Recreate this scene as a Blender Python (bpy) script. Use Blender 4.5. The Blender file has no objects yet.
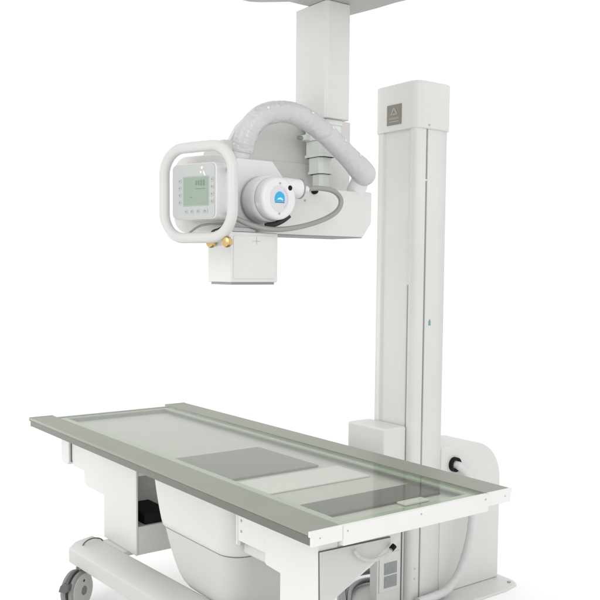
import bpy, bmesh, math, random
from mathutils import Vector, Matrix, noise
random.seed(4)
S = bpy.context.scene
COL = S.collection

# ------------------------------------------------------------------ camera
cam_d = bpy.data.cameras.new("camera")
cam_d.sensor_width = 36.0
cam_d.lens = 860.034 / 600.0 * 36.0
cam_d.shift_y = 30.158 / 600.0
cam_d.clip_start = 0.05
cam_d.clip_end = 400.0
cam_o = bpy.data.objects.new("camera", cam_d)
COL.objects.link(cam_o)
_o = Vector((2.81561, -1.75525, 1.40784))
_f = Vector((-0.79893561, 0.59735745, -0.06975647))
_r = Vector((0.59830581, 0.80122055, 0.00870528))
_u = Vector((-0.06109048, 0.03478075, 0.99752607))
cam_o.matrix_world = Matrix(((_r.x, _u.x, -_f.x, _o.x), (_r.y, _u.y, -_f.y, _o.y),
                             (_r.z, _u.z, -_f.z, _o.z), (0, 0, 0, 1)))
S.camera = cam_o

# ------------------------------------------------------------------ light: a white studio
W = bpy.data.worlds.new("World")
S.world = W
W.use_nodes = True
bg = W.node_tree.nodes["Background"]
bg.inputs[0].default_value = (1.0, 1.0, 0.995, 1)
bg.inputs[1].default_value = 1.0
S.view_settings.view_transform = 'Standard'
S.view_settings.look = 'None'
S.view_settings.exposure = 0.16
S.view_settings.gamma = 1.0


def area_lamp(name, loc, target, size, power, color=(1, 1, 1)):
    d = bpy.data.lights.new(name, 'AREA')
    d.shape = 'RECTANGLE'
    d.size, d.size_y = size
    d.energy = power
    d.color = color
    o = bpy.data.objects.new(name, d)
    COL.objects.link(o)
    o.location = loc
    o.rotation_euler = (Vector(target) - Vector(loc)).to_track_quat('-Z', 'Y').to_euler()
    return o


area_lamp("key_softbox", (0.9, -4.3, 2.7), (0.2, 0.2, 0.9), (1.8, 1.8), 28, (1.0, 0.99, 0.97))
area_lamp("side_softbox", (4.3, -1.3, 2.5), (0.2, 0.3, 1.2), (1.4, 1.4), 22, (1.0, 1.0, 1.0))
area_lamp("floor_strip", (-3.2, -0.9, 0.9), (-0.2, 0.5, 0.0), (2.2, 0.7), 22, (1.0, 1.0, 1.0))

# ------------------------------------------------------------------ materials
def mat_new(name):
    m = bpy.data.materials.new(name)
    m.use_nodes = True
    nt = m.node_tree
    b = nt.nodes["Principled BSDF"]
    return m, nt, b


def surf(name, color, rough=0.45, metal=0.0, var=0.03, bump=0.02, scale=60.0, spec=0.5, coat=0.0, rvar=0.08):
    """painted / moulded / cast surface: fine grain, faint mottling, uneven gloss"""
    m, nt, b = mat_new(name)
    N, L = nt.nodes, nt.links
    tc = N.new("ShaderNodeTexCoord")
    n1 = N.new("ShaderNodeTexNoise"); n1.inputs["Scale"].default_value = 5.0; n1.inputs["Detail"].default_value = 6
    n2 = N.new("ShaderNodeTexNoise"); n2.inputs["Scale"].default_value = scale * 6; n2.inputs["Detail"].default_value = 2
    L.new(tc.outputs["Object"], n1.inputs["Vector"]); L.new(tc.outputs["Object"], n2.inputs["Vector"])
    mx = N.new("ShaderNodeMix"); mx.data_type = 'RGBA'
    lo = tuple(max(0, c * (1 - var * 1.6)) for c in color); hi = tuple(min(1, c * (1 + var)) for c in color)
    mx.inputs[6].default_value = (*lo, 1); mx.inputs[7].default_value = (*hi, 1)
    L.new(n1.outputs["Fac"], mx.inputs[0]); L.new(mx.outputs[2], b.inputs["Base Color"])
    mr = N.new("ShaderNodeMapRange")
    mr.inputs[3].default_value = max(0.02, rough - rvar); mr.inputs[4].default_value = min(1, rough + rvar)
    L.new(n1.outputs["Fac"], mr.inputs[0]); L.new(mr.outputs[0], b.inputs["Roughness"])
    b.inputs["Metallic"].default_value = metal
    b.inputs["Specular IOR Level"].default_value = spec
    if coat:
        b.inputs["Coat Weight"].default_value = coat; b.inputs["Coat Roughness"].default_value = 0.12
    if bump:
        bp = N.new("ShaderNodeBump"); bp.inputs["Strength"].default_value = bump; bp.inputs["Distance"].default_value = 0.002
        L.new(n2.outputs["Fac"], bp.inputs["Height"]); L.new(bp.outputs[0], b.inputs["Normal"])
    return m


M = {}
M['paint'] = surf("white_powder_paint", (0.63, 0.63, 0.615), 0.40, bump=0.05, var=0.045, rvar=0.14)
M['paint_bright'] = surf("bright_white_paint", (0.70, 0.70, 0.685), 0.38, bump=0.05)
M['paint_green'] = surf("greenish_white_paint", (0.70, 0.74, 0.705), 0.40, bump=0.04)
M['paint_grey'] = surf("light_grey_paint", (0.53, 0.53, 0.51), 0.5, bump=0.06)
M['plastic'] = surf("white_abs_plastic", (0.67, 0.67, 0.675), 0.3, bump=0.02, coat=0.15)
M['plastic_grey'] = surf("pale_grey_overlay", (0.45, 0.47, 0.455), 0.35, bump=0.0)
M['warm_grey'] = surf("warm_grey_cover", (0.63, 0.615, 0.595), 0.55, bump=0.05)
M['deck'] = surf("deck_board", (0.49, 0.485, 0.46), 0.6, bump=0.03)
M['tray'] = surf("grey_tray", (0.145, 0.14, 0.125), 0.5, var=0.08)
M['tray_dark'] = surf("dark_grey_tray", (0.085, 0.083, 0.066), 0.5, var=0.08)
M['rail'] = surf("grey_green_anodised", (0.262, 0.274, 0.228), 0.45, metal=0.3, var=0.03, bump=0.03)
M['rail_side'] = surf("grey_green_extrusion_side", (0.15, 0.155, 0.135), 0.42, metal=0.4, var=0.05, bump=0.03)
M['rubber'] = surf("black_rubber", (0.018, 0.018, 0.018), 0.55, var=0.15)
M['black'] = surf("matt_black", (0.006, 0.006, 0.006), 0.7, var=0.1, spec=0.2)
M['gap'] = surf("dark_gap", (0.12, 0.12, 0.115), 0.7)
M['slot'] = surf("grey_slot_liner", (0.28, 0.28, 0.28), 0.6)
M['brass'] = surf("brass", (0.62, 0.45, 0.20), 0.28, metal=1.0, var=0.1)
M['steel'] = surf("zinc_steel", (0.42, 0.43, 0.43), 0.32, metal=0.9, var=0.08)
M['conduit'] = surf("grey_conduit", (0.20, 0.21, 0.21), 0.28, metal=0.7, var=0.08)
M['plate'] = surf("etched_metal_plate", (0.22, 0.21, 0.18), 0.4, metal=0.4, var=0.12)
M['plate_mark'] = surf("etched_pale_mark", (0.36, 0.35, 0.31), 0.4, metal=0.3)
M['caster_face'] = surf("grey_caster_cover", (0.42, 0.415, 0.39), 0.4, var=0.06)
M['caster_dark'] = surf("dark_caster_plastic", (0.10, 0.10, 0.095), 0.4, var=0.1)
M['tyre'] = surf("grey_caster_tyre", (0.23, 0.23, 0.225), 0.5, var=0.06)
M['hub'] = surf("slate_hub_cap", (0.13, 0.14, 0.145), 0.45)
M['socket'] = surf("grey_socket_insert", (0.27, 0.29, 0.29), 0.4, var=0.12)
M['logo_disc'] = surf("pale_lilac_disc", (0.58, 0.58, 0.62), 0.3, bump=0)
M['logo_blue'] = surf("bright_blue_print", (0.02, 0.36, 0.62), 0.3, bump=0)
M['logo_teal'] = surf("teal_print", (0.01, 0.22, 0.33), 0.3, bump=0)
M['logo_light'] = surf("light_blue_print", (0.45, 0.74, 0.88), 0.3, bump=0)
M['print_grey'] = surf("grey_print", (0.27, 0.30, 0.28), 0.4, bump=0)
M['print_soft'] = surf("soft_grey_print", (0.38, 0.41, 0.39), 0.4, bump=0)
M['print_white'] = surf("white_print", (0.80, 0.82, 0.80), 0.4, bump=0)
M['lcd'] = surf("green_grey_lcd", (0.275, 0.335, 0.275), 0.16, bump=0, var=0.04)
M['lcd_dark'] = surf("lcd_segments", (0.17, 0.22, 0.18), 0.3, bump=0)
M['lcd_frame'] = surf("lcd_frame", (0.33, 0.40, 0.35), 0.35, bump=0)
M['teal_label'] = surf("teal_label", (0.16, 0.32, 0.30), 0.4, bump=0)
M['carriage'] = surf('mid_grey_paint', (0.37, 0.37, 0.355), 0.5)
M['handle'] = surf('satin_white_handle', (0.56, 0.56, 0.55), 0.35, bump=0.02)
M['floor'] = surf("white_floor", (0.97, 0.97, 0.97), 0.8, bump=0, var=0.005, spec=0.2)


def hose_mat(name, color, ring, rough, strength):
    m, nt, b = mat_new(name)
    N, L = nt.nodes, nt.links
    tc = N.new("ShaderNodeTexCoord")
    n = N.new("ShaderNodeTexNoise"); n.inputs["Scale"].default_value = ring; n.inputs["Detail"].default_value = 4
    n.inputs["Distortion"].default_value = 1.2
    L.new(tc.outputs["Object"], n.inputs["Vector"])
    n2 = N.new("ShaderNodeTexNoise"); n2.inputs["Scale"].default_value = 9; L.new(tc.outputs["Object"], n2.inputs["Vector"])
    mx = N.new("ShaderNodeMix"); mx.data_type = 'RGBA'
    mx.inputs[6].default_value = (*[c * 0.9 for c in color], 1); mx.inputs[7].default_value = (*[min(1, c * 1.07) for c in color], 1)
    L.new(n2.outputs["Fac"], mx.inputs[0]); L.new(mx.outputs[2], b.inputs["Base Color"])
    b.inputs["Roughness"].default_value = rough
    bp = N.new("ShaderNodeBump"); bp.inputs["Strength"].default_value = strength; bp.inputs["Distance"].default_value = 0.01
    L.new(n.outputs["Fac"], bp.inputs["Height"]); L.new(bp.outputs[0], b.inputs["Normal"])
    return m


M['hose'] = hose_mat("plastic_wrapped_hose", (0.52, 0.52, 0.53), 19, 0.17, 0.9)
M['hose_white'] = hose_mat("white_vinyl_hose", (0.60, 0.60, 0.60), 14, 0.35, 0.1)
M['braid'] = surf("grey_braided_sleeve", (0.31, 0.30, 0.285), 0.45, metal=0.3, bump=0.3, scale=120)

# thin clear acrylic: see-through with a faint green tint and a Fresnel reflection
m, nt, b = mat_new("clear_acrylic")
N, L = nt.nodes, nt.links
N.remove(b)
tr = N.new("ShaderNodeBsdfTransparent"); tr.inputs[0].default_value = (0.955, 0.968, 0.945, 1)
gl = N.new("ShaderNodeBsdfGlossy"); gl.inputs["Roughness"].default_value = 0.03
# Schlick reflectance from the facing angle (the same from both sides of the sheet)
lw = N.new("ShaderNodeLayerWeight"); lw.inputs[0].default_value = 0.5
pw = N.new("ShaderNodeMath"); pw.operation = 'POWER'; pw.inputs[1].default_value = 5.0
fr = N.new("ShaderNodeMath"); fr.operation = 'MULTIPLY_ADD'; fr.inputs[1].default_value = 0.48; fr.inputs[2].default_value = 0.025
L.new(lw.outputs["Facing"], pw.inputs[0]); L.new(pw.outputs[0], fr.inputs[0])
ms = N.new("ShaderNodeMixShader")
L.new(fr.outputs[0], ms.inputs[0]); L.new(tr.outputs[0], ms.inputs[1]); L.new(gl.outputs[0], ms.inputs[2])
L.new(ms.outputs[0], N["Material Output"].inputs["Surface"])
M['glass'] = m
# fingerprints and wiped smears: the gloss varies across the sheet
tcn = N.new("ShaderNodeTexCoord"); mpn = N.new("ShaderNodeMapping"); mpn.inputs["Scale"].default_value = (3.0, 9.0, 1.0)
nzn = N.new("ShaderNodeTexNoise"); nzn.inputs["Scale"].default_value = 2.2; nzn.inputs["Detail"].default_value = 7; nzn.inputs["Distortion"].default_value = 0.8
mrn = N.new("ShaderNodeMapRange"); mrn.inputs[1].default_value = 0.35; mrn.inputs[2].default_value = 0.75; mrn.inputs[3].default_value = 0.015; mrn.inputs[4].default_value = 0.16
L.new(tcn.outputs["Object"], mpn.inputs[0]); L.new(mpn.outputs[0], nzn.inputs["Vector"]); L.new(nzn.outputs["Fac"], mrn.inputs[0]); L.new(mrn.outputs[0], gl.inputs["Roughness"])
# clear vinyl tubing
m, nt, b = mat_new("clear_vinyl")
tr2 = nt.nodes.new("ShaderNodeBsdfTransparent"); ms2 = nt.nodes.new("ShaderNodeMixShader"); ms2.inputs[0].default_value = 0.42
b.inputs["Base Color"].default_value = (0.62, 0.62, 0.60, 1); b.inputs["Roughness"].default_value = 0.2
nt.links.new(tr2.outputs[0], ms2.inputs[1]); nt.links.new(b.outputs[0], ms2.inputs[2]); nt.links.new(ms2.outputs[0], nt.nodes["Material Output"].inputs["Surface"])
M['vinyl'] = m
M['glass_edge'] = surf("green_acrylic_edge", (0.31, 0.385, 0.29), 0.25, bump=0)

# ------------------------------------------------------------------ mesh helpers
OFF = {}


def root(name, loc, label, cat):
    o = bpy.data.objects.new(name, None)
    o.empty_display_size = 0.1
    COL.objects.link(o)
    o.location = loc
    o["label"] = label
    o["category"] = cat
    OFF[o.name] = Vector(loc)
    return o


class MB:
    def __init__(self):
        self.b = bmesh.new()

    def poly_prism(self, bot, top):
        vb = [self.b.verts.new(p) for p in bot]
        vt = [self.b.verts.new(p) for p in top]
        n = len(vb)
        self.b.faces.new(vb[::-1]); self.b.faces.new(vt)
        for i in range(n):
            j = (i + 1) % n
            self.b.faces.new((vb[i], vb[j], vt[j], vt[i]))
        return self

    def box(self, x0, x1, y0, y1, z0, z1):
        return self.poly_prism([(x0, y0, z0), (x1, y0, z0), (x1, y1, z0), (x0, y1, z0)],
                               [(x0, y0, z1), (x1, y0, z1), (x1, y1, z1), (x0, y1, z1)])

    def prism(self, pts, axis, a, b):
        def f(p, v):
            if axis == 'x': return (v, p[0], p[1])
            if axis == 'y': return (p[0], v, p[1])
            return (p[0], p[1], v)
        return self.poly_prism([f(p, a) for p in pts], [f(p, b) for p in pts])

    def loft(self, rings, cap=True):
        R = [[self.b.verts.new(p) for p in r] for r in rings]
        n = len(R[0])
        for a, c in zip(R, R[1:]):
            for i in range(n):
                j = (i + 1) % n
                self.b.faces.new((a[i], a[j], c[j], c[i]))
        if cap:
            self.b.faces.new(R[0][::-1]); self.b.faces.new(R[-1])
        return self

    def lathe(self, p0, d, prof, n=40, cap=True):
        """prof: list of (distance along d, radius)"""
        p0 = Vector(p0); d = Vector(d).normalized()
        a = d.orthogonal().normalized(); c = d.cross(a)
        return self.loft([[p0 + d * t + (a * math.cos(2 * math.pi * k / n) + c * math.sin(2 * math.pi * k / n)) * max(r, 1e-4)
                           for k in range(n)] for t, r in prof], cap)

    def cyl(self, p0, p1, r, n=28, r1=None, ch=0.0):
        p0, p1 = Vector(p0), Vector(p1); h = (p1 - p0).length
        r1 = r if r1 is None else r1
        if ch:
            pr = [(0, r - ch), (ch, r), (h - ch, r1), (h, r1 - ch)]
        else:
            pr = [(0, r), (h, r1)]
        return self.lathe(p0, p1 - p0, pr, n)

    def tube(self, path, r, n=16, closed=False, rad=None, cap=True):
        P = [Vector(p) for p in path]
        m = len(P)
        T = []
        for i in range(m):
            if closed: t = P[(i + 1) % m] - P[i - 1]
            else: t = P[min(i + 1, m - 1)] - P[max(i - 1, 0)]
            T.append(t.normalized())
        a = T[0].orthogonal().normalized()
        rings = []
        for i in range(m):
            a = (a - T[i] * a.dot(T[i])).normalized()
            c = T[i].cross(a)
            ri = rad[i] if rad else r
            rings.append([P[i] + (a * math.cos(2 * math.pi * k / n) + c * math.sin(2 * math.pi * k / n)) * ri for k in range(n)])
        if closed:
            # planar loops keep the frame aligned, so the last ring meets the first
            self.loft(rings + [rings[0]], cap=False)
            bmesh.ops.remove_doubles(self.b, verts=self.b.verts, dist=1e-5)
            return self
        return self.loft(rings, cap)

    def build(self, name, mat, parent=None, bevel=0.0, seg=3, angle=35, label=None):
        bmesh.ops.recalc_face_normals(self.b, faces=self.b.faces)
        off = OFF.get(parent.name, Vector()) if parent else Vector()
        if off.length:
            bmesh.ops.translate(self.b, verts=self.b.verts, vec=-off)
        me = bpy.data.meshes.new(name)
        self.b.to_mesh(me); self.b.free()
        for p in me.polygons: p.use_smooth = True
        me.set_sharp_from_angle(angle=math.radians(angle))
        me.materials.append(M[mat])
        o = bpy.data.objects.new(name, me)
        COL.objects.link(o)
        if parent:
            o.parent = parent
            OFF[o.name] = off
        if bevel:
            md = o.modifiers.new("bevel", 'BEVEL')
            md.width = bevel; md.segments = seg; md.limit_method = 'ANGLE'; md.angle_limit = math.radians(30)
            md.harden_normals = True
        if label: o["label"] = label
        return o


def spline(pts, sub=10, closed=False):
    P = [Vector(p) for p in pts]; n = len(P); out = []
    rng = range(n) if closed else range(n - 1)
    for i in rng:
        if closed: p0, p1, p2, p3 = P[i - 1], P[i], P[(i + 1) % n], P[(i + 2) % n]
        else: p0, p1, p2, p3 = P[max(i - 1, 0)], P[i], P[i + 1], P[min(i + 2, n - 1)]
        for k in range(sub):
            t = k / sub
            out.append(0.5 * ((2 * p1) + (p2 - p0) * t + (2 * p0 - 5 * p1 + 4 * p2 - p3) * t * t + (3 * p1 - p0 - 3 * p2 + p3) * t ** 3))
    if not closed: out.append(P[-1])
    return out


def rrect(x0, x1, y0, y1, r, n=8):
    pts = []
    for cx, cy, a0 in ((x1 - r, y1 - r, 0), (x0 + r, y1 - r, 90), (x0 + r, y0 + r, 180), (x1 - r, y0 + r, 270)):
        for k in range(n + 1):
            a = math.radians(a0 + 90 * k / n)
            pts.append((cx + r * math.cos(a), cy + r * math.sin(a)))
    return pts


def screw(p, d, r, parent, mat='steel'):
    d = Vector(d).normalized()
    return MB().lathe(Vector(p), d, [(0, r), (r * 0.5, r), (r * 0.8, r * 0.6)], 14).build('screw', mat, parent)


# ------------------------------------------------------------------ setting
f = MB().box(-120, 120, -120, 120, -0.2, 0).build('floor', 'floor')
f["kind"] = "structure"

# ================================================================== PATIENT TABLE
T = root('xray_table', (0, 0, 0), 'low white patient table with clear top, grey-green side rails and caster wheels', 'medical table')
ZT = 0.72
for s in (-1, 1):
    # extruded side rail: wide flat top, protruding lip, recessed lower flange
    yo, yi = s * 0.405, s * 0.293
    prof = [(yi, ZT), (yo, ZT), (yo, ZT - 0.010), (yo - s * 0.005, ZT - 0.013), (yo - s * 0.005, ZT - 0.038), (yo - s * 0.012, ZT - 0.040),
            (yi, ZT - 0.040)]
    r_ = MB().prism(prof, 'x', -1.058, 1.052).build('side_rail', 'rail', T, bevel=0.0012, seg=2)
    MB().box(-1.056, 1.050, min(yo - s * 0.0047, yo - s * 0.0042), max(yo - s * 0.0047, yo - s * 0.0042), ZT - 0.0378, ZT - 0.0135).build('rail_groove', 'rail_side', r_)
    # white end cap of the rail
    prof2 = [(yi, ZT + 0.001), (yo, ZT + 0.001), (yo, ZT - 0.014), (yo - s * 0.006, ZT - 0.016), (yo - s * 0.006, ZT - 0.041), (yi, ZT - 0.041)]
    c = MB().prism(prof2, 'x', 1.0525, 1.062).build('end_cap', 'paint_bright', r_, bevel=0.0015)
    c2 = MB().prism([(p[0], p[1]) for p in prof2], 'x', -1.066, -1.0585).build('end_cap', 'rail', r_, bevel=0.0015)
    screw((1.062, s * 0.372, ZT - 0.020), (1, 0, 0), 0.0022, c)
# end rails
e = MB().box(1.048, 1.064, -0.2925, 0.2925, ZT - 0.056, ZT - 0.001).build('end_rail', 'paint_bright', T, bevel=0.002)
for y in (-0.278, 0.0, 0.278):
    screw((1.064, y, ZT - 0.016), (1, 0, 0), 0.0025, e)
MB().box(-1.046, -1.030, -0.2925, 0.2925, ZT - 0.045, ZT - 0.006).build('end_rail', 'rail', T, bevel=0.002)
# inner ledge on which the acrylic rests, seen green through its border
led = MB()
for s in (-1, 1):
    led.box(-1.0295, 1.0475, min(s * 0.2925, s * (0.2615 if s > 0 else 0.2451)), max(s * 0.2925, s * (0.2615 if s > 0 else 0.2451)), ZT - 0.016, ZT - 0.010)
led.box(1.000, 1.0475, -0.245, 0.2614, ZT - 0.016, ZT - 0.010)
led.box(-1.0295, -1.012, -0.245, 0.2614, ZT - 0.016, ZT - 0.010)
led.build('panel_ledge', 'glass_edge', T)
MB().box(-1.029, 1.0475, -0.2922, 0.2922, ZT - 0.0085, ZT - 0.0025).build('clear_top', 'glass', T)
# deck with the receptor tray and second tray below the acrylic
ZD = 0.686
MB().box(-1.028, 1.046, -0.291, 0.291, ZD - 0.008, ZD).build('under_deck', 'deck', T)
MB().box(-0.03, 0.365, -0.215, 0.168, ZD + 0.001, ZD + 0.009).build('receptor_tray', 'tray', T, bevel=0.002)
MB().box(0.755, 0.893, -0.24, 0.258, ZD + 0.001, ZD + 0.009).build('control_tray', 'tray_dark', T, bevel=0.002)
MB().box(0.405, 0.585, -0.24, 0.225, ZD + 0.001, ZD + 0.007).build('cross_member', 'paint', T, bevel=0.002)
MB().box(0.895, 0.935, 0.06, 0.165, ZD + 0.001, ZD + 0.008).build('reflection_block', 'paint', T, bevel=0.003)  # added white block standing in for a reflection in the clear top
# longitudinal under-frame bars
for y in (-0.30, 0.27):
    MB().box(-0.84, 0.95, y, y + 0.03, 0.634, 0.6635).build('frame_bar', 'paint', T, bevel=0.002)
kn = MB().prism(rrect(-1.045, -0.9515, 0.498, 0.665, 0.030), 'y', -0.262, -0.225).build('bar_end_block', 'paint', T, bevel=0.004)
MB().box(-0.9512, -0.9454, -0.252, -0.23, 0.515, 0.662).build('bar_end_gap', 'gap', T)

# left leg: hollow frame with stepped bracket, open towards the middle of the table
ll = MB().prism([(-0.282, 0.255), (-0.594, 0.255), (-0.594, 0.437), (-0.775, 0.437), (-0.805, 0.455), (-0.805, 0.500), (-0.925, 0.500), (-0.945, 0.525), (-0.945, 0.66),
                 (-0.282, 0.66)], 'y', -0.25, -0.241).build('leg', 'paint', T, bevel=0.0025)
OFFL = ll
MB().box(-0.594, -0.566, -0.2405, 0.25, 0.255, 0.66).build('leg_rear_plate', 'paint', ll)
MB().box(-0.5655, -0.284, -0.2405, 0.25, 0.256, 0.372).build('leg_crossbar', 'paint', ll, bevel=0.003)
MB().box(-0.5655, -0.284, -0.2405, 0.25, 0.578, 0.659).build('leg_head', 'paint', ll, bevel=0.003)
MB().box(-0.56, -0.36, -0.305, -0.215, 0.235, 0.2545).build('foot_bracket', 'paint', ll, bevel=0.003)
MB().box(-0.49, -0.296, -0.205, -0.09, 0.3725, 0.418).build('motor_box', 'black', ll, bevel=0.004)

# right leg: solid upright with step, and a grey gusset plate on its end face
rl = MB().prism([(0.948, 0.10), (0.765, 0.10), (0.765, 0.500), (0.690, 0.505), (0.685, 0.515), (0.685, 0.655), (0.948, 0.655)], 'y', -0.29, -0.215)
rl = rl.build('leg', 'paint_bright', T, bevel=0.004)
MB().prism([(-0.214, 0.652), (0.03, 0.652), (0.03, 0.590), (-0.214, 0.468)], 'x', 0.70, 0.946).build('leg_bracket', 'paint', rl, bevel=0.003)
MB().prism([(-0.2880, 0.617), (-0.0155, 0.611), (-0.015, 0.588), (-0.284, 0.436)], 'x', 0.9482, 0.9512).build('gusset_border', 'gap', rl)
MB().prism([(-0.2865, 0.6150), (-0.0175, 0.6090), (-0.0170, 0.589), (-0.2825, 0.439)], 'x', 0.9514, 0.954).build('gusset_plate', 'paint_grey', rl)

# receptor housing: a rounded tub below the table
def ring(x0, x1, y0, y1, r, z):
    return [(p[0], p[1], z) for p in rrect(x0, x1, y0, y1, r)]
TUB = [(0.240, 0.21, 0.37, 0.175), (0.2425, 0.165, 0.40, 0.212), (0.250, 0.122, 0.420, 0.236), (0.262, 0.088, 0.434, 0.250), (0.281, 0.060, 0.444, 0.259), (0.305, 0.037, 0.450, 0.2635), (0.34, 0.010, 0.455, 0.266), (0.38, -0.018, 0.458, 0.2675), (0.41, -0.036, 0.459, 0.268), (0.4475, -0.056, 0.460, 0.2685)]
low = MB().loft([ring(a, b, -y, y, 0.075, z) for z, a, b, y in TUB]).build('receptor_housing', 'paint_grey', T, angle=60)  # greyer than the upper shell: the shade on it is put into the colour
MB().loft([ring(-0.051, 0.454, -0.263, 0.263, 0.07, 0.4470), ring(-0.053, 0.455, -0.2635, 0.2635, 0.07, 0.4535)]).build('housing_seam', 'carriage', low)
UP = [(0.4530, -0.060, 0.464, 0.2725), (0.4565, -0.066, 0.467, 0.2755), (0.475, -0.076, 0.468, 0.2765), (0.51, -0.092, 0.468, 0.2765), (0.55, -0.108, 0.468, 0.2765), (0.60, -0.124, 0.468, 0.2765), (0.6625, -0.140, 0.468, 0.2765)]
MB().loft([ring(a, b, -y, y, 0.078, z) for z, a, b, y in UP]).build('housing_upper', 'paint', low, angle=60)
MB().box(0.4690, 0.486, -0.258, 0.20, 0.505, 0.660).build('mounting_plate', 'paint_bright', low, bevel=0.003)
mp = MB().box(0.505, 0.675, -0.272, -0.250, 0.53, 0.655).build('mounting_plate', 'paint_bright', low, bevel=0.003)
MB().box(0.4865, 0.5045, -0.262, -0.245, 0.51, 0.655).build('plate_joint', 'paint_grey', low)
screw((0.525, -0.272, 0.60), (0, -1, 0), 0.004, mp); screw((0.525, -0.272, 0.565), (0, -1, 0), 0.004, mp)
MB().box(0.47, 0.683, -0.23, 0.20, 0.470, 0.515).build('drive_pan', 'paint', low, bevel=0.01)

# base beam with casters
bm_ = MB().prism([(-0.400, 0.166), (-0.400, 0.226), (-0.368, 0.250), (-0.292, 0.261), (-0.270, 0.243), (-0.270, 0.166)], 'x', -0.622, 1.06)
bmesh.ops.rotate(bm_.b, verts=bm_.b.verts, cent=(-0.622, -0.35, 0), matrix=Matrix.Rotation(math.radians(2.6), 3, 'Z'))
beam = bm_.build('base_beam', 'paint_grey', T, bevel=0.006)
MB().tube([(-0.55 + 0.0, -0.318 + 0.048 * math.cos(a), 0.240 + 0.032 * math.sin(a)) for a in [math.pi * k / 18 for k in range(19)]], 0.003, 8).build('joint_gasket', 'gap', beam)


def caster(x, y, rot):
    R = Matrix.Rotation(rot, 3, 'Z')
    P = lambda a, b_, c_: Vector((x, y, 0)) + R @ Vector((a, b_, c_))
    c = MB().cyl(P(0.0, 0, 0.130), P(0, 0, 0.1655), 0.016, 20).build('caster', 'steel', beam)
    ax = R @ Vector((0, -1, 0))
    for k in (-1, 1):
        o0 = P(-0.022, -0.017 * k, 0.0785)
        d = ax * k
        w = MB().lathe(o0, d, [(-0.007, 0.066), (-0.010, 0.073), (-0.003, 0.0782), (0.008, 0.0780), (0.0125, 0.072), (0.0125, 0.05)], 40).build('wheel', 'tyre', c)
        MB().lathe(o0 + d * 0.0127, d, [(0, 0.070), (0.003, 0.069), (0.0055, 0.062), (0.006, 0.03)], 40).build('wheel_cover', 'caster_face', w)
        MB().lathe(o0 + d * 0.0188, d, [(0, 0.019), (0.0015, 0.018)], 28).build('hub_cap', 'hub', w)
        MB().lathe(o0 + d * 0.0180 + Vector((0, 0, 0.042)) , d, [(0, 0.006), (0.0012, 0.0055)], 16).build('brake_hole', 'black', w)
    pts = []
    for k in range(25):
        a = math.radians(-20 + 190 * k / 24)
        pts.append((math.cos(a) * 0.085, math.sin(a) * 0.085 + 0.0785))
    for k in range(25):
        a = math.radians(170 - 190 * k / 24)
        pts.append((math.cos(a) * 0.060, math.sin(a) * 0.060 + 0.0785))
    h = MB().poly_prism([P(p[0] - 0.022, -0.0055, p[1]) for p in pts], [P(p[0] - 0.022, 0.0055, p[1]) for p in pts]).build('caster_fork', 'caster_dark', c)
    MB().poly_prism([P(-0.125, -0.02, 0.10), P(-0.085, -0.02, 0.10), P(-0.07, -0.02, 0.128), P(-0.11, -0.02, 0.122)],
                    [P(-0.125, 0.02, 0.10), P(-0.085, 0.02, 0.10), P(-0.07, 0.02, 0.128), P(-0.11, 0.02, 0.122)]).build('brake_pedal', 'caster_dark', c, bevel=0.004)
    return c


caster(-0.535, -0.385, math.radians(124))
caster(0.98, -0.345, math.radians(10))

# hose under the table top, plugged into a black socket
pl = spline([(0.968, -0.020, 0.584), (0.968, -0.032, 0.575), (0.968, -0.053, 0.564), (0.968, -0.088, 0.560), (0.968, -0.124, 0.566), (0.968, -0.155, 0.583), (0.966, -0.17, 0.603)], 12)
hs = MB().tube(pl, 0.0065, 14, rad=[0.0062 + 0.0005 * math.cos(k * 1.8) for k in range(len(pl))]).build('supply_hose', 'vinyl', T)
MB().cyl((0.968, -0.027, 0.579), (0.968, -0.014, 0.588), 0.0085, 18).build('hose_plug', 'black', hs)

# ================================================================== WALL BUCKY STAND
B = root('chest_stand', (0.16, 0.80, 0), 'tall white column stand with side cabinet and base plate behind the table', 'column stand')
cx0, cx1, cy0, cy1 = 0.038, 0.280, 0.720, 0.903
# column: extrusion with a recessed front channel and a slot in the side
prof = [(cx0, cy1 - 0.01), (cx0, cy0 + 0.012), (cx0 + 0.012, cy0), (cx0 + 0.040, cy0), (cx0 + 0.046, cy0 + 0.008), (cx1 - 0.040, cy0 + 0.008), (cx1 - 0.034, cy0),
        *[(cx1 - 0.026 + 0.026 * math.sin(a), cy0 + 0.026 - 0.026 * math.cos(a)) for a in [math.pi / 2 * k / 8 for k in range(9)]], (cx1, 0.774), (cx1 - 0.012, 0.774), (cx1 - 0.012, 0.784), (cx1, 0.784), (cx1, cy1 - 0.010), (cx1 - 0.010, cy1), (cx0 + 0.01, cy1)]
colm = MB().prism(prof, 'z', 0.012, 2.02).build('column', 'paint', B, angle=50)
MB().box(cx1 - 0.0118, cx1 - 0.009, 0.7745, 0.7835, 0.78, 1.97).build('slot_strip', 'slot', colm)
MB().box(cx1 - 0.0088, cx1 - 0.001, 0.7745, 0.7835, 1.775, 1.783).build('slot_joint', 'paint', colm)
MB().box(cx1 - 0.0465, cx1 - 0.041, cy0 + 0.004, cy0 + 0.0075, 0.76, 1.35).build('channel_gap', 'carriage', colm)
# cap
cp = [(p[0], p[1]) for p in rrect(cx0 - 0.018, cx1 + 0.008, cy0 - 0.008, cy1 + 0.022, 0.046, 12)]
cap = MB().prism(cp, 'z', 1.985, 2.176).build('top_cap', 'paint', B, bevel=0.006, angle=50)
nm = MB().box(0.112, 0.197, cy0 - 0.0105, cy0 - 0.0083, 2.010, 2.092).build('name_plate', 'plate', cap)
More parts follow.
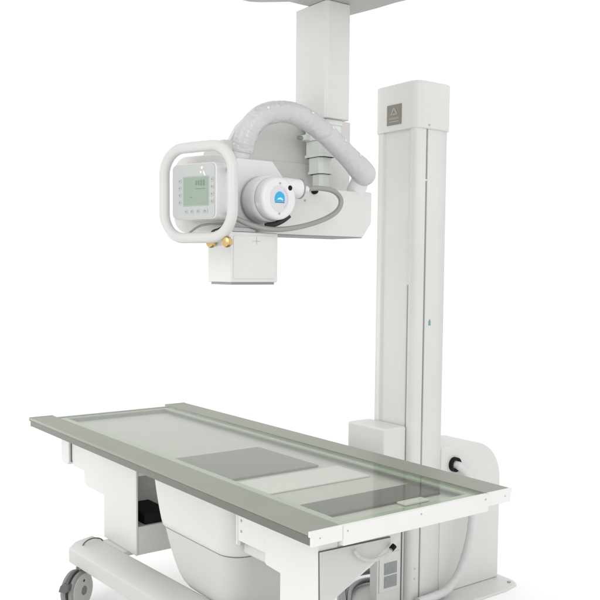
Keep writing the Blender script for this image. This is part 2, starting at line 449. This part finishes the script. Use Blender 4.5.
# pale emblem on the plate: triangle with an inner opening and two lines of marks
mk = MB()
cxn, zt = 0.1545, 2.082
mk.prism([(cxn - 0.003, zt), (cxn - 0.022, zt - 0.032), (cxn - 0.015, zt - 0.032), (cxn, zt - 0.008)], 'y', cy0 - 0.0113, cy0 - 0.0106)
mk.prism([(cxn + 0.003, zt), (cxn + 0.022, zt - 0.032), (cxn + 0.015, zt - 0.032), (cxn, zt - 0.0085)], 'y', cy0 - 0.0116, cy0 - 0.0106)
mk.box(cxn - 0.010, cxn + 0.010, cy0 - 0.0111, cy0 - 0.0106, zt - 0.032, zt - 0.027)
for i in range(9):
    mk.box(cxn - 0.030 + i * 0.0068, cxn - 0.0255 + i * 0.0068, cy0 - 0.0111, cy0 - 0.0106, zt - 0.050, zt - 0.042)
mk.box(cxn - 0.028, cxn + 0.028, cy0 - 0.0111, cy0 - 0.0106, zt - 0.0605, zt - 0.057)
mk.build('emblem', 'plate_mark', nm)
screw((cx1 + 0.008, 0.781, 2.000), (1, 0, 0), 0.004, cap)
MB().prism([(0.806, 1.183), (0.818, 1.183), (0.818, 1.200), (0.812, 1.209), (0.806, 1.200)], 'x', cx1 + 0.0003, cx1 + 0.0012).build('label', 'teal_label', colm)
for z in (0.162, 0.118):
    screw((cx1, 0.753, z), (1, 0, 0), 0.004, colm, 'paint_grey')
# carriage box low on the column and the narrow cover below it
MB().box(0.019, 0.250, 0.594, 0.7195, 0.40, 0.765).build('carriage_box', 'paint', B, bevel=0.010, seg=4)
lc = MB().box(0.205, 0.250, 0.568, 0.7185, 0.0125, 0.3995).build('lower_cover', 'paint', B, bevel=0.003)
MB().box(0.2502, 0.2530, 0.700, 0.7040, 0.02, 0.398).build('cover_gap', 'gap', lc)
sp = MB().box(0.2503, 0.254, 0.578, 0.690, 0.085, 0.245).build('socket_panel', 'paint', lc, bevel=0.001)
for z0 in (0.100, 0.156):
    q = MB().box(0.2542, 0.2565, 0.604, 0.674, z0, z0 + 0.049).build('socket', 'socket', sp, bevel=0.001)
    hb = MB()
    for dy, dz in ((0.035, 0.034), (0.022, 0.015), (0.048, 0.015)):
        hb.box(0.2566, 0.2572, 0.604 + dy - 0.005, 0.604 + dy + 0.005, z0 + dz - 0.005, z0 + dz + 0.005)
    hb.build('socket_holes', 'slot', q)
# cabinet behind the column with a rounded rear shoulder
r = 0.185
pts = [(0.9035, 0.0125), (0.9035, 0.655)]
for k in range(15):
    a = math.radians(90 - 90 * k / 14)
    pts.append((1.290 - r + r * math.cos(a), 0.655 - r + r * math.sin(a)))
pts.append((1.290, 0.0125))
cab = MB().prism(pts, 'x', 0.06, 0.274).build('cabinet', 'paint', B, bevel=0.006, angle=50)
MB().lathe((0.2745, 0.983, 0.575), (1, 0, 0), [(0, 0.032), (0.016, 0.032), (0.018, 0.028), (0.017, 0.022), (0.001, 0.021)], 32).build('hose_gland', 'black', cab)
hp = spline([(0.262, 0.985, 0.575), (0.292, 1.000, 0.566), (0.318, 1.030, 0.520), (0.330, 1.038, 0.42), (0.335, 1.040, 0.33), (0.335, 1.018, 0.225), (0.330, 0.975, 0.12), (0.320, 0.915, 0.052), (0.315, 0.84, 0.034), (0.315, 0.74, 0.0315)], 14)
MB().tube(hp, 0.019, 20, rad=[0.0185 + 0.0006 * math.sin(k * 1.1) for k in range(len(hp))]).build('cable_hose', 'hose_white', B)
# base plate
bpz = MB().prism([(-0.03, 0.47), (0.36, 0.47), (0.405, 0.55), (0.400, 1.20), (0.381, 1.292), (0.345, 1.312), (0.272, 1.318), (0.03, 1.318), (-0.03, 1.25)], 'z', 0.0, 0.012)
bpo = bpz.build('base_plate', 'paint', B, bevel=0.003)
MB().cyl((0.352, 1.275, 0.0121), (0.352, 1.275, 0.018), 0.008, 6).build('anchor_bolt', 'steel', bpo)

# ------------------------------------------------------------------ conduits on the floor
def conduit(name, pts, r, label, mat):
    P = spline(pts, 12)
    o = MB().tube(P, r, 14).build(name, mat)
    o["label"] = label; o["category"] = 'cable'; o["group"] = 'cable conduits behind the table leg'
    return o
conduit('cable_conduit', [(0.02, 0.93, 0.036), (-0.05, 0.86, 0.036), (-0.078, 0.79, 0.036), (-0.073, 0.715, 0.036), (-0.025, 0.630, 0.034), (0.045, 0.557, 0.033), (0.125, 0.495, 0.030), (0.25, 0.39, 0.026), (0.42, 0.20, 0.016)], 0.0145,
        'thick shiny grey conduit bending forward on the floor, outer of two by the column', 'conduit')
conduit('cable_conduit', [(0.09, 0.88, 0.030), (0.03, 0.80, 0.030), (-0.005, 0.735, 0.030), (0.005, 0.668, 0.030), (0.052, 0.595, 0.030), (0.135, 0.518, 0.029), (0.25, 0.42, 0.026), (0.40, 0.27, 0.016), (0.5, 0.1, 0.0125)], 0.0115,
        'thinner grey conduit running inside the bend of the thick one beside the column base', 'conduit')

# ================================================================== CEILING TUBE UNIT
C = root('ceiling_xray_unit', (0.23, 0.28, 2.40), 'white overhead x-ray head with control panel hanging from a ceiling post above the table', 'x-ray head')
# carriage running under the ceiling
cpoly = [(0.06, -0.03), (0.062, 0.055), (0.085, 0.095), (0.165, 0.185), (0.168, 0.445), (0.20, 0.458), (0.321, 0.476), (0.50, 0.512), (0.66, 0.50), (0.66, -0.20), (0.55, -0.30), (0.15, -0.30), (0.07, -0.2)]
cr = MB().prism(cpoly, 'z', 2.402, 2.50).build('ceiling_carriage', 'carriage', C, bevel=0.012, angle=50)
MB().prism([(0.205, 0.415), (0.205, 0.12), (0.62, 0.12), (0.62, 0.462), (0.34, 0.437)], 'z', 2.385, 2.4015).build('carriage_cover', 'carriage', cr, bevel=0.004)
# telescopic post
PX, PY = 0.231, 0.278
def section(name, wx, wy, ch, z0, z1, mat, parent, dx=0.0):
    x0, x1, y0, y1 = PX + dx - wx / 2, PX + dx + wx / 2, PY - wy / 2, PY + wy / 2
    pts = [(x0 + ch, y0), (x1 - ch, y0), (x1, y0 + ch), (x1, y1 - ch), (x1 - ch, y1), (x0 + ch, y1), (x0, y1 - ch), (x0, y0 + ch)]
    return MB().prism(pts, 'z', z0, z1).build(name, mat, parent, bevel=0.002)
post = section('post', 0.196, 0.118, 0.010, 1.965, 2.384, 'paint', C, -0.009)
section('telescope_section', 0.130, 0.086, 0.012, 1.893, 1.985, 'paint_green', post)
section('section_collar', 0.139, 0.094, 0.012, 1.945, 1.9645, 'paint_green', post)
section('telescope_section', 0.106, 0.072, 0.012, 1.832, 1.893, 'paint_green', post, -0.016)
section('section_collar', 0.115, 0.080, 0.012, 1.832, 1.843, 'paint_green', post, -0.016)
section('telescope_section', 0.082, 0.062, 0.012, 1.770, 1.8315, 'paint_green', post, -0.016)
section('section_collar', 0.089, 0.068, 0.012, 1.770, 1.780, 'paint_green', post, -0.016)
section('telescope_section', 0.058, 0.048, 0.010, 1.700, 1.7695, 'paint_green', post, -0.012)
sb = MB().cyl((0.178, 0.217, 1.905), (0.178, 0.200, 1.905), 0.008, 16).build('stop_bolt', 'steel', post)
MB().box(0.172, 0.205, 0.2175, 0.24, 1.896, 1.916).build('bolt_bracket', 'paint_green', sb)
# horizontal arm box
ax0, ax1 = 0.165, 0.350
arm = MB().prism([(-0.16, 1.532), (0.380, 1.532), (0.422, 1.588), (0.422, 1.702), (-0.16, 1.702)], 'x', ax0, ax1).build('arm', 'paint', C, bevel=0.004)
MB().prism([(-0.155, 1.529), (0.378, 1.529), (0.378, 1.5315), (-0.155, 1.5315)], 'x', ax0 + 0.003, ax1 - 0.003).build('arm_bottom_trim', 'slot', arm)
for y, z in ((0.105, 1.655), (0.268, 1.655)):
    screw((ax1, y, z), (1, 0, 0), 0.004, arm)
MB().lathe((ax1 + 0.0005, 0.145, 1.693), (1, 0, 0), [(0, 0.014), (0.010, 0.013), (0.012, 0.009)], 20).build('cable_gland', 'black', arm)
# rear cover plate rising behind the telescopes
rc = [(-0.16, 1.69), (-0.112, 1.80), (-0.085, 1.865), (-0.045, 1.93), (0.0, 1.972), (0.06, 1.995), (0.14, 2.003), (0.30, 2.000), (0.40, 2.000), (0.486, 1.996), (0.486, 1.725), (0.40, 1.69)]
MB().prism(rc, 'x', 0.118, 0.1425).build('rear_cover', 'warm_grey', C, bevel=0.003, angle=25)
MB().prism([(0.02, 1.70), (0.02, 1.815), (0.40, 1.815), (0.44, 1.70)], 'x', 0.1428, 0.150).build('inner_cover', 'warm_grey', C, bevel=0.002)
# head mount: bevelled white plate behind the tube
hm = MB().prism([(-0.215, 1.545), (-0.215, 1.762), (-0.200, 1.776), (-0.060, 1.776), (-0.012, 1.722), (-0.012, 1.575), (-0.04, 1.545)], 'x', 0.3505, 0.385).build('head_mount', 'plastic', C, bevel=0.004)
MB().prism([(-0.255, 1.60), (-0.255, 1.80), (-0.235, 1.838), (-0.165, 1.838), (-0.135, 1.79), (-0.135, 1.60)], 'x', 0.25, 0.3495).build('mount_shroud', 'paint_grey', hm, bevel=0.004)
# tube housing along +X
tz, ty = 1.641, -0.115
tube = MB().lathe((0.3855, ty, tz), (1, 0, 0), [(-0.0004, 0.062), (0.004, 0.074), (0.010, 0.0790), (0.045, 0.0790), (0.062, 0.0772), (0.0735, 0.0735), (0.0760, 0.0712), (0.0775, 0.0706), (0.0790, 0.0712), (0.108, 0.0695), (0.1140, 0.0675), (0.1175, 0.0640), (0.1192, 0.0590), (0.1195, 0.0540), (0.1195, 0.01)], 64)
tube = tube.build('tube_housing', 'plastic', C, angle=60)
MB().lathe((0.4622, ty, tz), (1, 0, 0), [(0, 0.0712), (0.0016, 0.0712)], 64).build('cap_joint', 'slot', tube)
MB().lathe((0.3975, ty, tz), (1, 0, 0), [(0, 0.0796), (0.0015, 0.0796)], 64).build('housing_ring', 'slot', tube)
def ell(cy, cz, ry, rz, n=40): return [(cy + ry * math.cos(2 * math.pi * k / n), cz + rz * math.sin(2 * math.pi * k / n)) for k in range(n)]
em = MB().prism(ell(ty - 0.001, tz - 0.001, 0.037, 0.043), 'x', 0.5051, 0.5058).build('emblem_disc', 'logo_disc', tube)
pts = []
for k in range(17):
    a = math.radians(180 - 180 * k / 16)
    pts.append((ty - 0.001 + 0.0205 * math.cos(a) * (1 + 0.06 * math.sin(2 * a)), tz - 0.004 + 0.026 * math.sin(a) ** 0.9))
pts += [(ty + 0.0195, tz - 0.010), (ty - 0.0205, tz - 0.010)]
MB().prism(pts, 'x', 0.5059, 0.5064).build('emblem_mark', 'logo_blue', em)
MB().prism([(ty - 0.0195, tz - 0.015), (ty + 0.0185, tz - 0.015), (ty + 0.0185, tz - 0.0112), (ty - 0.0195, tz - 0.0112)], 'x', 0.5059, 0.5064).build('emblem_mark', 'logo_teal', em)
MB().prism([(ty - 0.012, tz - 0.006), (ty - 0.006, tz + 0.001), (ty + 0.004, tz + 0.003), (ty + 0.013, tz - 0.003), (ty + 0.010, tz - 0.007), (ty, tz - 0.003)], 'x', 0.5065, 0.5069).build('emblem_mark', 'logo_light', em)
tb = MB()
for k in range(10):
    a = math.radians(-52 + 11.5 * k)
    cyy, czz = ty + 0.0305 * math.cos(a), tz + 0.035 * math.sin(a)
    tb.box(0.5059, 0.5063, cyy - 0.0012, cyy + 0.0012, czz - 0.0016, czz + 0.0016)
tb.build('emblem_lettering', 'print_soft', em)
screw((0.5049, ty + 0.001, tz + 0.0485), (1, 0, 0), 0.0035, tube); screw((0.5049, ty - 0.001, tz - 0.0495), (1, 0, 0), 0.0035, tube)
# high-voltage terminal on the far side, with its dark peep hole
tm = MB().lathe((0.462, -0.085, 1.683), Vector((0.05, 1.0, -0.03)), [(0, 0.030), (0.02, 0.0325), (0.075, 0.0325), (0.083, 0.030), (0.086, 0.024)], 36).build('cable_terminal', 'plastic', tube)
MB().lathe((0.465, -0.0075, 1.681), Vector((0.05, 1.0, -0.03)), [(0, 0.0335), (0.006, 0.0335)], 36).build('terminal_ring', 'slot', tm)
MB().lathe((0.4962, -0.073, 1.677), (1, 0, 0), [(0, 0.0085), (0.009, 0.0085), (0.0095, 0.007)], 20).build('peep_hole', 'black', tube)
MB().cyl((0.467, 0.002, 1.680), (0.468, 0.028, 1.681), 0.012, 18, ch=0.002).build('terminal_nut', 'plastic', tm)
# dark strap passing under the tube
sw = spline([(0.468, -0.050, 1.590), (0.462, -0.072, 1.573), (0.455, -0.100, 1.560), (0.445, -0.130, 1.552)], 8)
MB().tube(sw, 0.010, 10).build('strap', 'rubber', tube)
# braided control cable loop
cb = spline([(0.468, 0.015, 1.680), (0.468, 0.07, 1.688), (0.464, 0.142, 1.683), (0.46, 0.180, 1.656), (0.462, 0.165, 1.618), (0.466, 0.102, 1.584), (0.472, -0.005, 1.554), (0.472, -0.109, 1.541), (0.455, -0.188, 1.552), (0.435, -0.262, 1.582), (0.42, -0.30, 1.60)], 14)
MB().tube(cb, 0.0088, 14).build('control_cable', 'braid', C)
# collimator
co = MB().box(0.305, 0.450, -0.268, -0.082, 1.366, 1.530).build('collimator', 'paint', C, bevel=0.004)
MB().prism(rrect(-0.258, -0.092, 1.378, 1.518, 0.006), 'x', 0.4502, 0.4520).build('collimator_face', 'paint', co)
cl = MB()
cl.box(0.4521, 0.4526, -0.170, -0.1685, 1.490, 1.516); cl.box(0.4521, 0.4526, -0.185, -0.155, 1.5005, 1.502)
cl.build('centre_mark', 'print_soft', co)
MB().box(0.315, 0.44, -0.260, -0.090, 1.358, 1.3658).build('exit_window', 'slot', co)
MB().box(0.33, 0.4485, -0.30, -0.17, 1.5305, 1.5445).build('collimator_flange', 'steel', co, bevel=0.002)
# control panel and its round-tube handle
n_ = Vector((math.sin(math.radians(18)), -math.cos(math.radians(18)), 0)); h_ = Vector((math.cos(math.radians(18)), math.sin(math.radians(18)), 0)); z_ = Vector((0, 0, 1))
P0 = Vector((0.40, -0.40, 1.65))
def PP(a, c, d=0.0): return P0 + h_ * a + z_ * c + n_ * d
def pprism(pts, d0, d1, name, mat, parent, **k):
    return MB().poly_prism([PP(a, c, d0) for a, c in pts], [PP(a, c, d1) for a, c in pts]).build(name, mat, parent, **k)
bk = pprism(rrect(-0.140, 0.100, -0.122, 0.127, 0.055), -0.103, -0.085, 'panel_bracket', 'warm_grey', C, bevel=0.004)
cpn = pprism(rrect(-0.066, 0.119, -0.086, 0.090, 0.018), -0.0845, -0.002, 'control_panel', 'plastic', C, bevel=0.006)
fp = pprism(rrect(-0.062, 0.115, -0.082, 0.086, 0.015), -0.0018, 0.0006, 'keypad', 'plastic_grey', cpn)
lf = pprism([(-0.017, -0.044), (0.091, -0.044), (0.091, 0.048), (-0.017, 0.048)], 0.0008, 0.0018, 'screen_frame', 'lcd_frame', fp)
sc = pprism([(-0.013, -0.040), (0.087, -0.040), (0.087, 0.044), (-0.013, 0.044)], 0.0020, 0.0026, 'screen', 'lcd', lf)
for a0, a1, c0, c1 in ((0.038, 0.044, 0.020, 0.034), (0.048, 0.054, 0.020, 0.034), (0.058, 0.064, 0.018, 0.036), (0.068, 0.076, 0.018, 0.036), (0.038, 0.076, 0.008, 0.010), (0.012, 0.024, -0.018, -0.016)):
    pprism([(a0, c0), (a1, c0), (a1, c1), (a0, c1)], 0.0027, 0.0030, 'screen_segment', 'lcd_dark', lf)
for k in range(4):
    for a in (-0.031, 0.104):
        c = 0.036 - 0.0225 * k
        bt = pprism(rrect(a - 0.0065, a + 0.0065, c - 0.0065, c + 0.0065, 0.002, 3), 0.0008, 0.0022, 'button', 'plastic_grey', fp)
        pprism([(a - 0.0035, c - 0.003), (a + 0.003, c - 0.0035), (a + 0.0035, c + 0.003), (a - 0.002, c + 0.0035)], 0.0023, 0.0026, 'button_icon', 'print_grey', bt)
for k, a in enumerate((-0.004, 0.020, 0.046, 0.076)):
    c = -0.0605
    w = 0.0065 if k < 3 else 0.011
    bt = pprism(rrect(a - w, a + w, c - 0.0060, c + 0.0060, 0.002, 3), 0.0008, 0.0022, 'button', 'plastic_grey', fp)
    pprism([(a - w * .5, c - 0.003), (a + w * .5, c - 0.003), (a + w * .4, c + 0.003), (a - w * .4, c + 0.003)], 0.0023, 0.0026, 'button_icon', 'print_grey', bt)
# pale swirl mark in the panel's upper right corner
sv = MB()
for cx_, cz_, rr_ in ((0.063, 0.074, 0.0045), (0.058, 0.060, 0.0035), (0.071, 0.058, 0.0035)):
    sv.poly_prism([PP(cx_ + rr_ * math.cos(a), cz_ + rr_ * math.sin(a), 0.0008) for a in [2 * math.pi * k / 14 for k in range(14)]],
                  [PP(cx_ + rr_ * math.cos(a), cz_ + rr_ * math.sin(a), 0.0012) for a in [2 * math.pi * k / 14 for k in range(14)]])
sv.poly_prism([PP(a, c, 0.0009) for a, c in ((0.066, 0.070), (0.076, 0.054), (0.079, 0.046), (0.075, 0.046), (0.071, 0.056))],
              [PP(a, c, 0.0013) for a, c in ((0.066, 0.070), (0.076, 0.054), (0.079, 0.046), (0.075, 0.046), (0.071, 0.056))])
sv.build('panel_mark', 'print_white', fp)
loop = rrect(-0.093, 0.191, -0.144, 0.138, 0.082, 12)
hd = MB().tube([PP(a, c, 0.006) for a, c in loop], 0.0168, 20, closed=True).build('handle', 'handle', C)
for c in (-0.07, 0.07):
    MB().cyl(PP(0.090, c, -0.094), PP(0.190, c, 0.004), 0.008, 14).build('handle_stud', 'plastic', hd)
MB().cyl((0.372, -0.306, 1.655), (0.310, -0.20, 1.655), 0.045, 28).build('panel_arm', 'plastic', C)
# black lead and loose cables below the panel
MB().tube(spline([PP(0.105, -0.095, -0.080), PP(0.09, -0.115, -0.055), PP(0.068, -0.125, -0.045), PP(0.055, -0.150, -0.05)], 8), 0.006, 10).build('panel_lead', 'rubber', C)
MB().tube(spline([PP(0.120, -0.095, -0.080), PP(0.10, -0.118, -0.052), PP(0.080, -0.128, -0.045), PP(0.070, -0.155, -0.06)], 8), 0.004, 10).build('panel_lead', 'rubber', C)
MB().tube(spline([PP(-0.03, -0.140, -0.02), PP(0.01, -0.105, -0.045), PP(0.07, -0.098, -0.06), PP(0.14, -0.100, -0.07)], 8), 0.0035, 10).build('panel_lead', 'braid', C)
for px in (0.463, 0.557):
    k = MB().lathe((px, -0.345, 1.492), Vector((0.309, -0.951, 0)), [(-0.012, 0.010), (-0.002, 0.011), (0.000, 0.0165), (0.008, 0.0175), (0.014, 0.0145), (0.016, 0.009)], 26).build('brass_knob', 'brass', C)
MB().box(0.425, 0.545, -0.335, -0.322, 1.478, 1.53).build('knob_bracket', 'plastic', C, bevel=0.002)
# big plastic-wrapped supply hose arching over the arm
hx = 0.372
hp = spline([(hx - 0.02, -0.160, 1.805), (hx - 0.01, -0.158, 1.842), (hx, -0.140, 1.888), (hx, -0.085, 1.932), (hx, 0.0, 1.951), (hx, 0.085, 1.937), (hx, 0.177, 1.895), (hx, 0.271, 1.832), (hx, 0.335, 1.787)], 22)
d_ = Vector((-0.08, 0.80, -0.58)).normalized()
e0 = hp[-1]
hp += [e0 + d_ * 0.004 * k for k in range(1, 10)]
nb = len(hp)
RE = 0.0445
hp += [e0 + d_ * (0.036 + RE * math.sin(math.pi / 2 * k / 12)) for k in range(1, 13)]
nn = len(hp)
rad = []
for i in range(nn):
    if i < nb:
        t = i / (nb - 1)
        rr_ = 0.0378 + 0.0003 * math.sin(i * 1.25) + 0.0014 * noise.noise(Vector((i * 0.13, 3.1, 0)))
        w_ = min(1, max(0, (t - 0.82) / 0.18)); w_ = w_ * w_ * (3 - 2 * w_)
        rad.append(rr_ * (1 - w_) + RE * w_)
    else:
        rad.append(max(0.002, RE * math.cos(math.pi / 2 * (i - nb + 1) / 12)))
hz = MB().tube(hp, 0.036, 36, rad=rad).build('supply_hose', 'hose', C, angle=60)
MB().cyl((hx - 0.055, 0.368, 1.7022), (hx - 0.02, 0.366, 1.752), 0.036, 28, r1=0.033).build('hose_clamp', 'plastic', hz)
MB().lathe((hx - 0.03, -0.162, 1.772), Vector((0.15, 0.03, 1)), [(0, 0.024), (0.02, 0.031), (0.055, 0.0385), (0.058, 0.037)], 32).build('hose_cuff', 'plastic', hz)
for i in (int(nb * .36), int(nb * .60), int(nb * .71), int(nb * .78), int(nb * .88)):
    p = hp[i]; d = (hp[i + 1] - hp[i - 1]).normalized(); up = Vector((1, 0, 0)).cross(d)
    if up.z < 0: up = -up
    q = p + (Vector((1, 0, 0)) * 0.85 + up * 0.5).normalized() * rad[i]
    MB().lathe(q, (q - p), [(0, 0.0055), (0.002, 0.005), (0.003, 0.002)], 14).build('hose_clip', 'plastic', hz)
